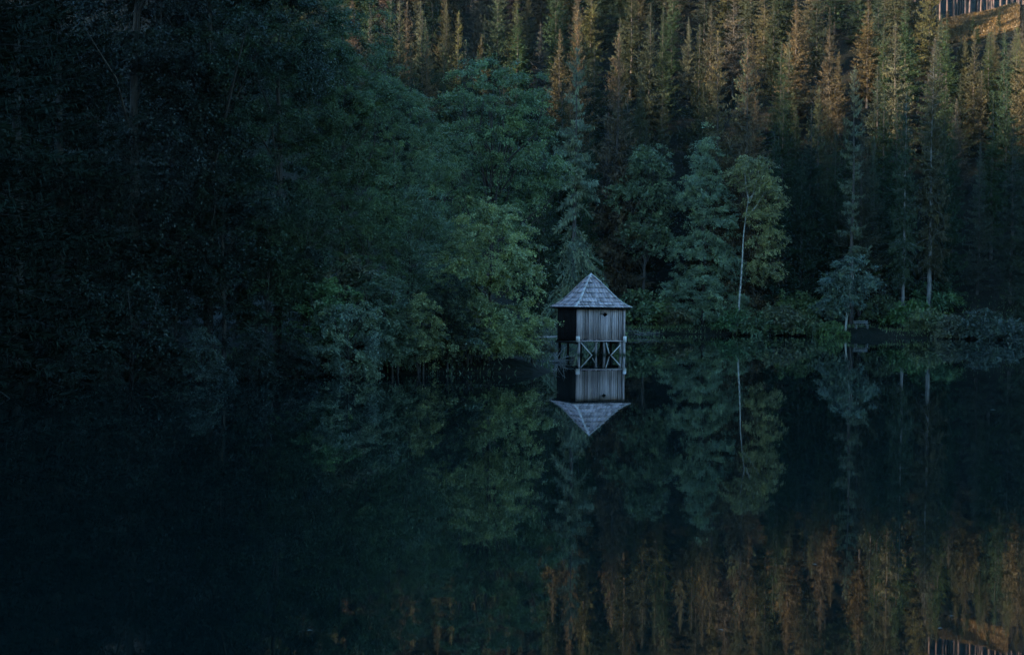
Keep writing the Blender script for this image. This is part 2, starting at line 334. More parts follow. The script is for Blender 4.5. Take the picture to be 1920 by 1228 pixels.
# the spruces that stand out one by one
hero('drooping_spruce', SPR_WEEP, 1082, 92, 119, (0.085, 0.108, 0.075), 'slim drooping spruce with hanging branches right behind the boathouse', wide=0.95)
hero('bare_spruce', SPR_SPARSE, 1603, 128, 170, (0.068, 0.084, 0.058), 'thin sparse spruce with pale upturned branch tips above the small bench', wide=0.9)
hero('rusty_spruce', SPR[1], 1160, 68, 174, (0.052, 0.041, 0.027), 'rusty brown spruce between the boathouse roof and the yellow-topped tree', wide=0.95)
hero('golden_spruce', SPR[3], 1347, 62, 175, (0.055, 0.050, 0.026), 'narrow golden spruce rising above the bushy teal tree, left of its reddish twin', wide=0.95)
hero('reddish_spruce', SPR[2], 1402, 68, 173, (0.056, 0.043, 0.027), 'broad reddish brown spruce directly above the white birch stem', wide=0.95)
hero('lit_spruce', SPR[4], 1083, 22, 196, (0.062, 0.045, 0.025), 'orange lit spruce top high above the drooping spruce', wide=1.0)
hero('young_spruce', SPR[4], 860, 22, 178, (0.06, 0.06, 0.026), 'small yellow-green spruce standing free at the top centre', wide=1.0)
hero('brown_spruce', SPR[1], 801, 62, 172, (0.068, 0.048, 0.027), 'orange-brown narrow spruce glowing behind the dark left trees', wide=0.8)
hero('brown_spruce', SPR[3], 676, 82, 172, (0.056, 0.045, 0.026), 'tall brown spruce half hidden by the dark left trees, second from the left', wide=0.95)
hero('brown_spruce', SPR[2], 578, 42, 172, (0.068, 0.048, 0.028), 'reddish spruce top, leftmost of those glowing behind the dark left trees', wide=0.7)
hero('slim_spruce', SPR_TALL[1], 1700, 170, 169, (0.022, 0.034, 0.022), 'dim slim spruce with a pale lower stem between the bench and the right edge', wide=0.7, bark='bark_pale')
hero('leaning_spruce', SPR_TALL[0], 1750, 105, 170, (0.038, 0.038, 0.024), 'large brown spruce with ragged lower boughs near the right edge', wide=0.85, bark='bark_pale')

def zone(px, py_top, col):
    tone = {GREEN: 'green', OLIVE: 'olive', RUST: 'rusty brown', GREY: 'grey-green'}[col]
    side = 'left of the boathouse' if px < 1000 else 'above the boathouse' if px < 1240 else 'above the teal tree' if px < 1500 else 'above the bench' if px < 1720 else 'below the bare-stemmed wood'
    hgt = 'tip cut by the top edge' if py_top < 0 else 'tip near the top edge' if py_top < 70 else 'tip in the sunlit band' if py_top < 170 else 'tip in the shade'
    return f'{tone} hillside spruce {side}, {hgt}', f'{tone} hillside spruces {side}'
def clear_y(py):                        # how far up the slope the ground shows at that height of the photograph, under the wood at the upper right
    for y in np.arange(190, 340, 0.5):
        p = at(1850, py, y)
        if float(ground(p[0], y)) >= p[2]: return y
YC0, YC1 = clear_y(48), clear_y(27); print('clearing', YC0, YC1)
pts = []
cand = np.stack([rng.uniform(-55, 125, 14000), rng.uniform(118, YC1 + 48, 14000)], -1)
gd = lake_dist(cand[:, 0], cand[:, 1])
for (x, y), d in zip(cand, gd):
    if d < 9: continue
    px = proj((x, y, float(ground(x, y)) + 8))[0]
    if px < 530 or px > 1960: continue
    if px < 1000 and y < 165: continue
    if px > 1780 and YC0 < y < YC1: continue
    pz = px > 1690 and y > YC1
    if pz and y > YC1 + 50: continue
    rr = 3.3 if pz else 2.9 if px > 1750 and y > 196 else 3.9 if y < 180 else 5.0 if y < 250 else 5.5
    if any((x - a) ** 2 + (y - b_) ** 2 < rr * rr for a, b_ in pts): continue
    if any((x - a) ** 2 + (y - b_) ** 2 < 7 or (b_ < 176 and abs(x * b_ / y - a) < 1.6 and y < b_) for a, b_ in heroes): continue
    pts.append((x, y))
grid = np.zeros((90, 200), bool)        # what nearer trees already hide, in cells of 10 photograph pixels from 200 above the frame
def seen(px, base, top, half):
    c0 = int((px - half) // 10); c1 = int((px + half) // 10); r0 = int((top + 200) // 10); r1 = int((min(base, 640) + 200) // 10); new = tot = 0
    for r_ in range(max(r0, 0), max(r1, 0)):
        hw = half * min(1, (r_ * 10 - 200 - top) / max(1, (base - top)) + 0.08) / 10
        for c_ in range(int(px / 10 - hw), int(px / 10 + hw) + 1):
            if 0 <= c_ < 192 and r_ < 90:
                tot += 1; new += not grid[r_, c_]; grid[r_, c_] = True
    return new
nvis = npine = ncul = 0
for x, y in sorted(pts, key=lambda p: p[1]):
    z0 = float(ground(x, y)); px, pyb = proj((x, y, z0))
    pine = px > 1690 and y >= YC1
    if pine: H = random.uniform(23, 29)
    elif y < 186:
        H = random.uniform(17, 23)
        if 1290 < px < 1440: H *= 0.8
    else: H = random.triangular(10, 21, 16.5)
    if px > 1745 and not pine:          # young growth below the clearing
        lim = (34 if px < 1790 else 32 if px > 1870 else 46) + random.uniform(-8, 18)
        while H > 3.5 and proj((x, y, z0 + H))[1] < lim: H -= 0.5
    wd = random.uniform(0.85, 1.1) if y < 180 else random.uniform(0.95, 1.35)
    top = proj((x, y, z0 + H))[1]
    if seen(px, pyb, top, 2.6 * wd * H / 20 * F / y) < (0 if pine or px > 1750 else 5): ncul += 1; continue
    if pine:
        plant('forest_pine', random.choice(PINE), x, y, H, jit((0.02, 0.03, 0.02)), 'tall bare-stemmed pine of the dark wood above the orange clearing', group='pines above the clearing', bark='bark_pine'); npine += 1; continue
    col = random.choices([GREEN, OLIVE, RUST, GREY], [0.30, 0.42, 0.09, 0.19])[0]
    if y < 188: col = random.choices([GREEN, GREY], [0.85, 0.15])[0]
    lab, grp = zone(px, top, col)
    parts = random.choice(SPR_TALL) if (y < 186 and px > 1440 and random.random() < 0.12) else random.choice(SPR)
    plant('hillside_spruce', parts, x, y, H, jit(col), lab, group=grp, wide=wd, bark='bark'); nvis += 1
print('points', len(pts), 'spruces', nvis, 'pines', npine, 'hidden', ncul)

# ------------------------------------------------------------------ broad-leaved trees
def broad_mesh(seed, lobes, ncl, per, leaf=0.14, rc=0.8, hang=0.4, trunk_r=0.16, stems=1, limb=0.1, spread=0.5, inner=0.15, flat=0.4, trunk_top=None, forks=()):
    """lobes: ellipsoids (x,y,z,rx,ry,rz) in metres that outline the crown; ncl boughs of per leaves each"""
    r = np.random.default_rng(seed); lo = np.array(lobes, float)
    A = (lo[:, 3] * lo[:, 4] + lo[:, 3] * lo[:, 5] + lo[:, 4] * lo[:, 5]); A /= A.sum()
    cs, os_ = [], []
    while len(cs) < ncl:
        k = r.choice(len(lo), p=A); d = unit(r.normal(0, 1, 3)); q_ = r.random(); fr = r.uniform(0.15, 0.75) if q_ < inner else r.uniform(1.03, 1.32) if q_ > 0.84 else r.uniform(0.74, 1.03)
        if d[2] < -0.3 and r.random() < 0.5: continue
        c = lo[k, :3] + d * lo[k, 3:] * fr
        if c[2] < 0.25: continue
        deep = False
        for j in range(len(lo)):
            if j != k and np.sum(((c - lo[j, :3]) / lo[j, 3:]) ** 2) < 0.55: deep = True
        if deep and r.random() > inner: continue
        cs.append(c); os_.append(d)
    cs = np.array(cs); os_ = np.array(os_)
    rcs = rc * r.uniform(0.45, 1.5, ncl)
    nt_ = 7                             # twigs in a bough
    out = unit(os_ + np.array([0, 0, -hang * 0.5]) + r.normal(0, 0.2, (ncl, 3)))
    tw = unit(out[:, None] * 0.9 + r.normal(0, 0.75, (ncl, nt_, 3))); tw[..., 2] *= flat
    tw_len = rcs[:, None] * r.uniform(0.5, 1.2, (ncl, nt_))
    cnt = np.maximum(3, (per / nt_ * (rcs / rc) ** 2 * r.uniform(0.6, 1.3, ncl)).astype(int))
    ci = np.repeat(np.arange(ncl), cnt * nt_); ti = r.integers(0, nt_, len(ci)); t = r.random(len(ci)) ** 0.8
    base = cs[ci] - out[ci] * (rcs[ci] * 0.35)[:, None]
    P = base + tw[ci, ti] * (tw_len[ci, ti] * t)[:, None] + r.normal(0, 0.085 * rc, (len(ci), 3))
    P[:, 2] -= hang * rcs[ci] * t * t * 0.6
    D = unit(tw[ci, ti] * 0.8 + r.normal(0, 0.6, (len(ci), 3)) + np.array([0, 0, -hang * 0.8]))
    L = leaf * r.uniform(0.5, 1.4, len(ci)); S = unit(np.cross(D, unit(r.normal(0, 0.5, (len(ci), 3)) + np.array([0, 0, 1.0])))) * (L * r.uniform(0.22, 0.34, len(ci)))[:, None]
    V, Q = leaf_quads(P, D * L[:, None], S)
    bt = r.normal(0.5, 0.2, ncl)
    crown = mesh_np('leaf_crown', V, Q, rnd=np.clip(bt[ci] + r.normal(0, 0.16, len(ci)), 0, 1))
    tb = Tubes(); Ht = trunk_top if trunk_top else float((lo[:, 2] + lo[:, 5] * 0.6).max())
    ax = lo[lo[:, 2].argmax()][:2]
    for s in range(stems):
        an = s * 2.4 + seed; off = np.array([math.cos(an), math.sin(an)]) * (spread if stems > 1 else 0)
        zz = np.linspace(-0.5, Ht, 10); k = (zz / Ht).clip(0, 1)[:, None]
        xy = off * 0.3 + (ax + off * 1.5) * k ** 1.4 + 0.12 * np.stack([np.sin(zz * 0.7 + s + seed), np.cos(zz * 0.6 + s)], -1) * k
        tb.add(np.concatenate([xy, zz[:, None]], 1), np.maximum(trunk_r * (1 - 0.9 * k[:, 0]), 0.015), 8)
    if limb:
        for i in r.choice(ncl, int(ncl * limb), replace=False):
            c = cs[i] - out[i] * rcs[i] * 0.3; zb = max(0.15, c[2] * r.uniform(0.45, 0.8)); kk = min(zb / Ht, 1) ** 1.4
            a = np.array([ax[0] * kk, ax[1] * kk, min(zb, Ht)]); mid = a * 0.5 + c * 0.5; mid[:2] += r.normal(0, 0.08, 2) * np.linalg.norm(c - a); mid[2] += 0.05 * np.linalg.norm(c - a)
            ln = np.linalg.norm(c - a)
            tb.add([a, a * 0.7 + mid * 0.3, mid, c * 0.6 + mid * 0.4 + r.normal(0, 0.04, 3), c], np.linspace(0.012 + 0.011 * ln, 0.008, 5), 4)
    for fx, fz, ex, ez in forks:
        tt = np.linspace(0, 1, 6); tb.add(np.stack([fx + (ex - fx) * tt ** 0.8, 0.15 * np.sin(tt * 3 + fz + ex), fz + (ez - fz) * tt], -1), np.linspace(0.075, 0.02, 6), 5)
    return tb.mesh('limbs'), crown, 1.0
def broad(name, mesh, px, D, col, label, cat='tree', H=1.0, bark='bark', **k):
    p = at(px, 600, D); heroes.append((p[0], D)); 
    return plant(name, mesh, p[0], D, H, col, label, cat=cat, lm='leaf', bark=bark, rz=k.pop('rz', 0.0), **k)

# the bright leaning tree left of the boathouse
bm = broad_mesh(101, [(0.3, 0, 6.0, 1.7, 2.0, 1.9), (0.9, 0, 3.9, 1.8, 2.0, 2.0), (-0.9, 0, 4.3, 1.7, 1.9, 2.0), (0.9, -0.3, 1.5, 1.8, 2.0, 1.5), (-0.8, -0.3, 1.6, 1.8, 1.9, 1.6), (0.3, -0.8, 0.8, 1.9, 1.5, 0.8)], 330, 230, 0.10, 0.62, hang=0.45, trunk_r=0.14)
broad('leafy_tree', bm, 914, 72.2, (0.175, 0.205, 0.09), 'bright green bushy tree hanging over the water just left of the boathouse', wide=1.04)
bm = broad_mesh(102, [(0, 0, 13.5, 2.9, 3.0, 3.2), (1.4, 0, 11.2, 2.8, 2.6, 2.2), (-1.8, 0, 10.6, 2.6, 2.8, 2.8), (2.5, 0.5, 9.0, 1.8, 2.0, 1.6), (-0.8, 0, 7.5, 2.4, 2.6, 2.0)], 330, 260, 0.115, 0.85, trunk_r=0.22, hang=0.4, forks=[(0, 5.0, -1.8, 9.6), (0, 5.5, 1.4, 10.8), (0.1, 6.0, 2.9, 8.4), (0, 6.5, -0.4, 12.5)])
broad('tall_leafy_tree', bm, 908, 86, (0.09, 0.132, 0.062), 'tall broad-leaved tree with dark crooked limbs above the bright bushy tree', lean=(0, 0.03))
# waterside bushes of the left bank
bm = broad_mesh(103, [(0, 0, 2.4, 1.5, 1.6, 1.4), (0.4, 0, 1.2, 1.4, 1.5, 1.1), (-0.6, 0, 1.4, 1.5, 1.5, 1.2)], 190, 170, 0.09, 0.5, stems=4, trunk_r=0.05, spread=0.5, hang=0.5)
broad('willow_bush', bm, 655, 66.5, (0.11, 0.145, 0.105), 'rounded grey-green willow bush at the dark left waterline', cat='bush')
bm = broad_mesh(104, [(0, 0, 2.5, 0.9, 1.0, 1.1), (0.4, 0, 1.3, 1.1, 1.1, 1.0), (-0.4, 0, 1.5, 1.0, 1.1, 1.0)], 140, 150, 0.085, 0.45, stems=3, trunk_r=0.05, spread=0.4, hang=0.5)
YB = bm
broad('yellowish_bush', bm, 790, 69, (0.135, 0.15, 0.068), 'yellow-green bush between the willow bush and the bright bushy tree', cat='bush')
bm = broad_mesh(105, [(0, 0, 6.6, 1.6, 1.6, 2.2), (0.5, 0, 4.0, 1.7, 1.7, 1.8), (-0.5, 0, 2.4, 1.5, 1.5, 1.6)], 230, 150, 0.085, 0.6, trunk_r=0.1, hang=0.3)
SM = bm
broad('small_leaved_tree', bm, 765, 75, (0.09, 0.13, 0.085), 'small-leaved bluish tree rising behind the yellow-green bush')
# big trees of the left shore, foliage colour darkened leftward in place of shade
BIG = [broad_mesh(111, [(0, 0, 19, 3.6, 3.6, 4.2), (2.2, 0, 15.5, 3.4, 3.4, 3.4), (-2.4, 0, 14.5, 3.4, 3.4, 3.6), (1.2, 0, 10.5, 3.6, 3.6, 3.2), (-1.6, 0, 8.5, 3.2, 3.4, 3.0), (0.6, 0, 5.0, 3.0, 3.0, 2.6)], 430, 400, 0.105, 1.0, trunk_r=0.26, hang=0.45, limb=0.02),
       broad_mesh(112, [(0, 0, 20, 3.2, 3.4, 4.6), (-2.0, 0, 16.0, 3.2, 3.2, 3.6), (2.2, 0, 13.5, 3.4, 3.6, 3.8), (-1.4, 0, 9.8, 3.6, 3.4, 3.2), (1.6, 0, 6.5, 3.2, 3.2, 2.8), (-0.6, 0, 3.6, 2.8, 2.8, 2.0)], 430, 400, 0.105, 1.0, trunk_r=0.26, hang=0.45, limb=0.02)]
big = [(735, 76, 0, 0.60, 'tall dark leafy tree with its edge against the glowing spruces'), (640, 74, 1, 0.72, 'tall dark leafy tree rising behind the willow bush'),
       (520, 71, 0, 0.88, 'tall dark leafy tree, third from the left edge'), (390, 68, 1, 1.0, 'tall near-black leafy tree, second from the left edge'),
       (250, 66, 0, 1.1, 'tall near-black leafy tree at the left edge'), (830, 90, 1, 0.50, 'leafy tree in the gap below the orange-brown narrow spruce')]
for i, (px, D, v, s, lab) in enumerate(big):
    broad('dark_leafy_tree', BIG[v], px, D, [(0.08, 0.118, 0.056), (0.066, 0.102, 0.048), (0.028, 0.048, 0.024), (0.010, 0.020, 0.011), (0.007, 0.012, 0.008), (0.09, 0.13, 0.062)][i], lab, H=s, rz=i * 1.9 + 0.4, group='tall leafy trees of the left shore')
dk = [(110, 62, 22), (30, 57, 24), (-40, 50, 25), (320, 82, 24), (450, 84, 25), (180, 80, 25), (50, 74, 26)]
dl = ['near-black dense spruce, second from the left edge at the waterline', 'near-black dense spruce at the left edge of the waterline', 'near-black dense spruce cut by the left edge, nearest of all', 'black-green spruce behind the second tall leafy tree', 'black-green spruce behind the third tall leafy tree', 'black-green spruce behind the leftmost tall leafy tree', 'black-green spruce in the back row at the left edge']
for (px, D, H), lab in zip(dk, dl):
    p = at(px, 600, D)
    plant('dark_spruce', SPR_DARK, p[0], D, H, (0.006, 0.011, 0.008), lab, group='dense spruces of the left shore', wide=1.1)  # needle colour set near-black to hold the left side's darkness
# spruces added out of view to keep sky light off the left shore
for k in range(9):
    y = 6 + k * 6.0
    for x, H in ((-0.343 * y - 8.5, 25 + (k * 7) % 4), (-0.343 * y - 15, 28)):
        plant('dark_spruce', SPR_DARK, x, y, H, (0.006, 0.011, 0.008), 'black-green dense spruce added out of view to block sky from the left shore', group='dense spruces of the left shore', wide=1.15, z=max(0.1, float(ground(x, y))))
# low bushes along the left waterline, coloured dark to stand for deep shade
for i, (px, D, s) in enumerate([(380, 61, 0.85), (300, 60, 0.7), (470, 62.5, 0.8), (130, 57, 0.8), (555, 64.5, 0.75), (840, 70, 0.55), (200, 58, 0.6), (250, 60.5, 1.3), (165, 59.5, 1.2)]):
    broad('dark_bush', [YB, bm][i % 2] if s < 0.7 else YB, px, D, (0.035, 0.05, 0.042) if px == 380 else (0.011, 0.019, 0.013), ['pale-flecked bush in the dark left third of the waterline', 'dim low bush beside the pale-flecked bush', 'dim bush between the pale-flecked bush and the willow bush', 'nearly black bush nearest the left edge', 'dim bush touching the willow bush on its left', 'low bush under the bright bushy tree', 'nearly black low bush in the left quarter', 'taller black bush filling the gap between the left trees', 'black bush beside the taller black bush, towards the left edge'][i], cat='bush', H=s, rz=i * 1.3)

fl = [(615, 68, 1.1, 'dim green bush behind the willow bush on its left'), (705, 69, 1.15, 'dim green bush between the willow bush and the yellow-green bush'), (742, 68.2, 0.8, 'low green bush touching the yellow-green bush on its left'), (845, 70.5, 1.0, 'dim green bush between the yellow-green bush and the bright bushy tree'),
      (880, 71, 0.75, 'low dim bush under the bright bushy tree, its left side'), (1000, 73, 0.6, 'low dim bush under the bright bushy tree, its right side'), (670, 70.5, 1.3, 'taller dim bush looming over the willow bush')]
for i, (px, D, s_, lab) in enumerate(fl):
    broad('bank_bush', YB, px, D, jit((0.075, 0.105, 0.055)), lab, cat='bush', H=s_, rz=i * 1.7 + 0.5, wide=1.2)
us = [(245, 65, 1.0, 'near-black slender tree closing the gap at the left edge'), (330, 66.5, 0.9, 'near-black slender tree under the tall trees, second from the left edge'), (420, 67, 1.05, 'near-black slender tree under the tall trees, third from the left edge'),
      (500, 68, 0.85, 'dim slender tree between the tall dark trees left of the willow bush'), (575, 69.5, 0.95, 'dim slender tree just behind the willow bush on its left'), (690, 72, 0.9, 'dim slender tree just behind the willow bush on its right'),
      (150, 63, 1.0, 'near-black slender tree hugging the left edge'), (860, 78, 0.8, 'dim slender tree in the shade behind the bright bushy tree')]
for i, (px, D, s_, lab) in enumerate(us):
    broad('slender_tree', SM, px, D, (0.010, 0.019, 0.014) if px < 450 else (0.034, 0.056, 0.03) if px < 590 else (0.062, 0.096, 0.048), lab, H=s_, rz=i * 2.3)  # crown colour steps darker leftward, imitating the shade there
# far shore
TEAL = broad_mesh(121, [(0.2, 0, 18.6, 1.7, 1.8, 3.6), (-0.5, 0, 14.5, 2.5, 2.6, 3.2), (1.0, 0, 12.0, 2.7, 2.8, 3.2), (-1.0, 0, 8.5, 3.3, 3.2, 2.8), (1.4, 0, 6.6, 3.2, 3.2, 2.8), (-1.6, 0, 4.0, 3.4, 3.4, 2.2), (2.2, 0, 2.4, 3.0, 3.2, 2.0), (-1.6, 0, 1.6, 3.6, 3.4, 1.6)], 480, 200, 0.18, 1.1, trunk_r=0.2, hang=0.3, limb=0.05)
broad('bushy_tree', TEAL, 1318, 170, (0.125, 0.175, 0.115), 'broad teal-green tree leafy down to the water right of the boathouse', wide=1.0)
TW = broad_mesh(122, [(0.4, 0, 18.0, 2.6, 2.6, 2.6), (-1.6, 0, 15.0, 2.6, 2.6, 2.4), (1.8, 0, 14.2, 2.8, 2.8, 2.4), (0, 0, 10.5, 3.0, 2.8, 2.8)], 300, 80, 0.26, 1.0, trunk_r=0.2)
broad('rounded_tree', TW, 1205, 172, (0.075, 0.105, 0.06), 'dim rounded tree with a yellowish top left of the teal-green tree')
BIRCH = broad_mesh(123, [(1.2, 0, 17.8, 2.3, 2.3, 2.0), (2.7, 0, 15.6, 2.1, 2.1, 1.8), (2.4, 0, 13.0, 1.9, 1.9, 1.8), (3.2, 0.5, 10.0, 1.9, 1.9, 1.9), (3.0, 0.8, 6.8, 2.0, 2.0, 2.0)], 270, 80, 0.22, 0.9, trunk_r=0.12, stems=1, hang=0.5, limb=0.0, forks=[(1.05, 14.2, 0.3, 18.8), (1.05, 14.2, 2.3, 19.0), (1.1, 14.8, 3.4, 18.2), (0.9, 12.8, 2.8, 15.6)], trunk_top=19.0)
broad('birch_tree', BIRCH, 1384, 166, (0.135, 0.14, 0.062), 'birch with a pale stem and yellowish crown right of the teal-green tree', bark='bark_birch')
SMALL = broad_mesh(124, [(0.6, 0, 6.6, 2.0, 2.0, 1.4), (-1.3, 0, 5.2, 1.8, 1.9, 1.2), (1.7, 0, 5.0, 1.7, 1.8, 1.2), (-0.4, 0, 3.4, 2.2, 2.0, 1.3), (-1.2, 0, 2.2, 1.6, 1.6, 1.1)], 150, 80, 0.24, 0.8, stems=2, trunk_r=0.07, spread=0.5, hang=0.5, limb=0.03)
broad('small_tree', SMALL, 1585, 164, (0.06, 0.09, 0.072), 'small twin-stemmed tree with pale stems left of the bench', bark='bark_birch', H=1.05)
BU = [broad_mesh(131 + i, [(0, 0, 1.3, 1.6, 1.5, 1.1), (0.9, 0, 0.9, 1.2, 1.2, 0.8), (-0.9, 0, 0.9, 1.2, 1.2, 0.8)], 70, 80, 0.2, 0.65, stems=3, trunk_r=0.04, spread=0.5) for i in range(3)]
bl = [(1425, 163.5, 1.2, 'dim green bush at the water under the birch'), (1470, 164.5, 1.5, 'dim green bush second right of the birch stem'), (1520, 163, 1.1, 'low green bush at the water left of the small twin-stemmed tree'),
      (1562, 161.5, 0.85, 'bright green bush at the water below the small twin-stemmed tree'), (1500, 172, 1.8, 'tall dim bush behind the low green bush'), (1660, 170, 1.5, 'green bush behind the bench on its right'),
      (1705, 166, 1.3, 'green bush on the bank right of the bench'), (1745, 162, 1.25, 'pale-leaved bush leaning over the water right of the bench'), (1790, 159.5, 1.3, 'rounded bush at the right end of the grassy bank'),
      (1845, 158, 1.5, 'nearly black bush near the right edge'), (1900, 155, 1.6, 'nearly black bush at the right edge'), (1750, 172, 1.7, 'dim bush behind the pale-leaved bush'), (1620, 176, 1.7, 'dim bush in the shade behind the bench'), (1250, 168.5, 1.3, 'low bush at the water under the teal-green tree, left side'), (1205, 168, 1.9, 'dark bush at the water right of the boathouse'), (1380, 165.5, 1.1, 'low bush at the foot of the birch')]
for i, (px, D, s, lab) in enumerate(bl):
    broad('bank_bush', BU[i % 3], px, D, jit([(0.058, 0.088, 0.038), (0.07, 0.092, 0.048), (0.06, 0.088, 0.044)][i % 3]) if px < 1800 else (0.03, 0.045, 0.035), lab, cat='bush', H=s, rz=i * 2.1)

# ------------------------------------------------------------------ boathouse
A = R(21.4); hc = at(1107, 620, 98.0)
HX, HY = float(hc[0]), 98.0
hut = empty('boathouse', (HX, HY, 0), A)
tag(hut, 'grey wooden boathouse on stilts with a shingled pyramid roof', 'boathouse')
W2 = 1.63; E2 = 2.0; ZD, ZE, ZA = 1.02, 3.06, 5.22
rh = random.Random(3)
# walls (local: front is -y)
wall = empty('wall'); wall.parent = hut
def plank_row(axis, off, m, seed, parent, hole=None):
    rr = random.Random(seed); x = -W2
    while x < W2 - 0.03:
        wd = min(rr.choice([0.09, 0.12, 0.15, 0.17, 0.2]), W2 - x)
        if hole and x < hole[0] - 0.02 and x + wd > hole[0] - 0.1: wd = hole[0] - x
        if hole and abs(x - hole[0]) < 0.01: wd = 0.21
        d = rr.uniform(-0.012, 0.018); zb = ZD - rr.uniform(-0.02, 0.07); tl = rr.uniform(-0.008, 0.008)
        c = bx(x + 0.004, x + wd - rr.choice([0.004, 0.008, 0.012, 0.03, 0.04]) * (0 if hole and abs(x + wd / 2 - hole[0]) < 0.22 else 1), -0.016 + d, 0.016 + d, zb, ZE + 0.12); c[4:, 0] += tl
        pcs = [c]
        if hole:
            hx, hz, hs = hole
            if abs(x + wd / 2 - hx) < hs + wd / 2:      # boards round the diamond opening are cut
                l, r_ = c[0, 0], c[1, 0]
                hl = max(0, hs - abs(l - hx)); hr = max(0, hs - abs(r_ - hx)); hm = hs if l < hx < r_ else max(hl, hr)
                lo_ = bx(l, r_, -0.016 + d, 0.016 + d, zb, hz); hi_ = bx(l, r_, -0.016 + d, 0.016 + d, hz, ZE + 0.12)
                xs = [(0, hl), (1, hr), (2, hr), (3, hl)]
                for k, h in xs: lo_[4 + k, 2] = hz - h; hi_[k, 2] = hz + h
                pcs = [lo_, hi_]
        for c in pcs:
            c = c.copy(); c[:, 1] += off
            if axis == 1: c = np.stack([c[:, 1], -c[:, 0], c[:, 2]], -1)     # turn to the left side
            if axis == 2: c = np.stack([-c[:, 1], c[:, 0], c[:, 2]], -1)
            if axis == 3: c = np.stack([-c[:, 0], -c[:, 1], c[:, 2]], -1)
            link('plank', box_mesh('plank', c), m, parent)
        x += wd
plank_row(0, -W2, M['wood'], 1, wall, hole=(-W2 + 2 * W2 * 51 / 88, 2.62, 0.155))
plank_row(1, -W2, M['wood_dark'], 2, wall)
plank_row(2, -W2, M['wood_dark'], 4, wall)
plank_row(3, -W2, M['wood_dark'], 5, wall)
for x in (-W2 - 0.03, W2 + 0.03):      # corner boards of the front
    link('corner_board', box_mesh('corner_board', bx(x - 0.07, x + 0.05, -W2 - 0.055, -W2 - 0.02, ZD + 0.1, ZE + 0.1)), M['wood'], wall)
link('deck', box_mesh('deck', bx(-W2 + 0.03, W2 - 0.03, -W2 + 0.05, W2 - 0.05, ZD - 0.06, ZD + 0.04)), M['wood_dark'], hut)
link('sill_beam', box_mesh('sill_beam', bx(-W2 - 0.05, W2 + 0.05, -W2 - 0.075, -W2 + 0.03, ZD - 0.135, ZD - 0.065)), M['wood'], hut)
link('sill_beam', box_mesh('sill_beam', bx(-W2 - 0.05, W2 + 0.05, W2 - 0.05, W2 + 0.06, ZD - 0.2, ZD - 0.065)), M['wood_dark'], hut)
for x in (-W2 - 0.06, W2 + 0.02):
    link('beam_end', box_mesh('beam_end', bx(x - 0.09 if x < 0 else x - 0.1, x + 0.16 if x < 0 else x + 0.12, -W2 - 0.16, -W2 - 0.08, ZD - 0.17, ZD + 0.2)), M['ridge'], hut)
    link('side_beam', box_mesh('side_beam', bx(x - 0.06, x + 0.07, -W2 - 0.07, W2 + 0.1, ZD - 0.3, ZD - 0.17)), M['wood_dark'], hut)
def post(x, y, r0, m, zt=ZD - 0.17, lx=0.0, k=8):
    tb = Tubes(); zz = np.linspace(-1.0, zt, 6)
    tb.add(np.stack([x + lx * (1 - (zz + 1) / (zt + 1)) + 0.012 * np.sin(zz * 5 + x), y + 0 * zz, zz], -1), r0 * (1 + 0.06 * np.sin(zz * 4 + x * 3)), k)
    link('post', tb.mesh('post'), m, hut, smooth=True)
fy = -W2 + 0.02
for x, y, r0, m, lx in [(-W2 + 0.1, fy, 0.085, 'post', 0), (W2 - 0.22, fy, 0.085, 'post', 0.02), (W2 + 0.02, fy - 0.02, 0.105, 'post', 0.05), (-0.28, fy + 0.1, 0.075, 'post', 0.0), (0.30, fy + 0.14, 0.075, 'post', 0.1),
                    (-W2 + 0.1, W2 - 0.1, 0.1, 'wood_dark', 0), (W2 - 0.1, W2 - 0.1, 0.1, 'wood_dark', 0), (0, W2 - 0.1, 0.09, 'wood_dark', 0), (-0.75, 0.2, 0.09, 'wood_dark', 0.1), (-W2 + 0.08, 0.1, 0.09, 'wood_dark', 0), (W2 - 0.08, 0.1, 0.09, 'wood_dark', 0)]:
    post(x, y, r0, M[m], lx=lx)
for p, q_ in [((-W2 + 0.2, fy - 0.06, ZD - 0.2), (-0.55, fy - 0.06, -0.1)), ((W2 - 0.25, fy - 0.06, ZD - 0.36), (0.62, fy - 0.06, -0.1)), ((0.38, fy - 0.02, ZD - 0.18), (0.62, fy, 0.1)), ((-0.05, fy + 0.4, ZD - 0.2), (-0.42, fy + 0.3, 0.2))]:
    link('brace', box_mesh('brace', beam(p, q_, 0.05, 0.075, up=(0, 1, 0))), M['ridge'], hut)
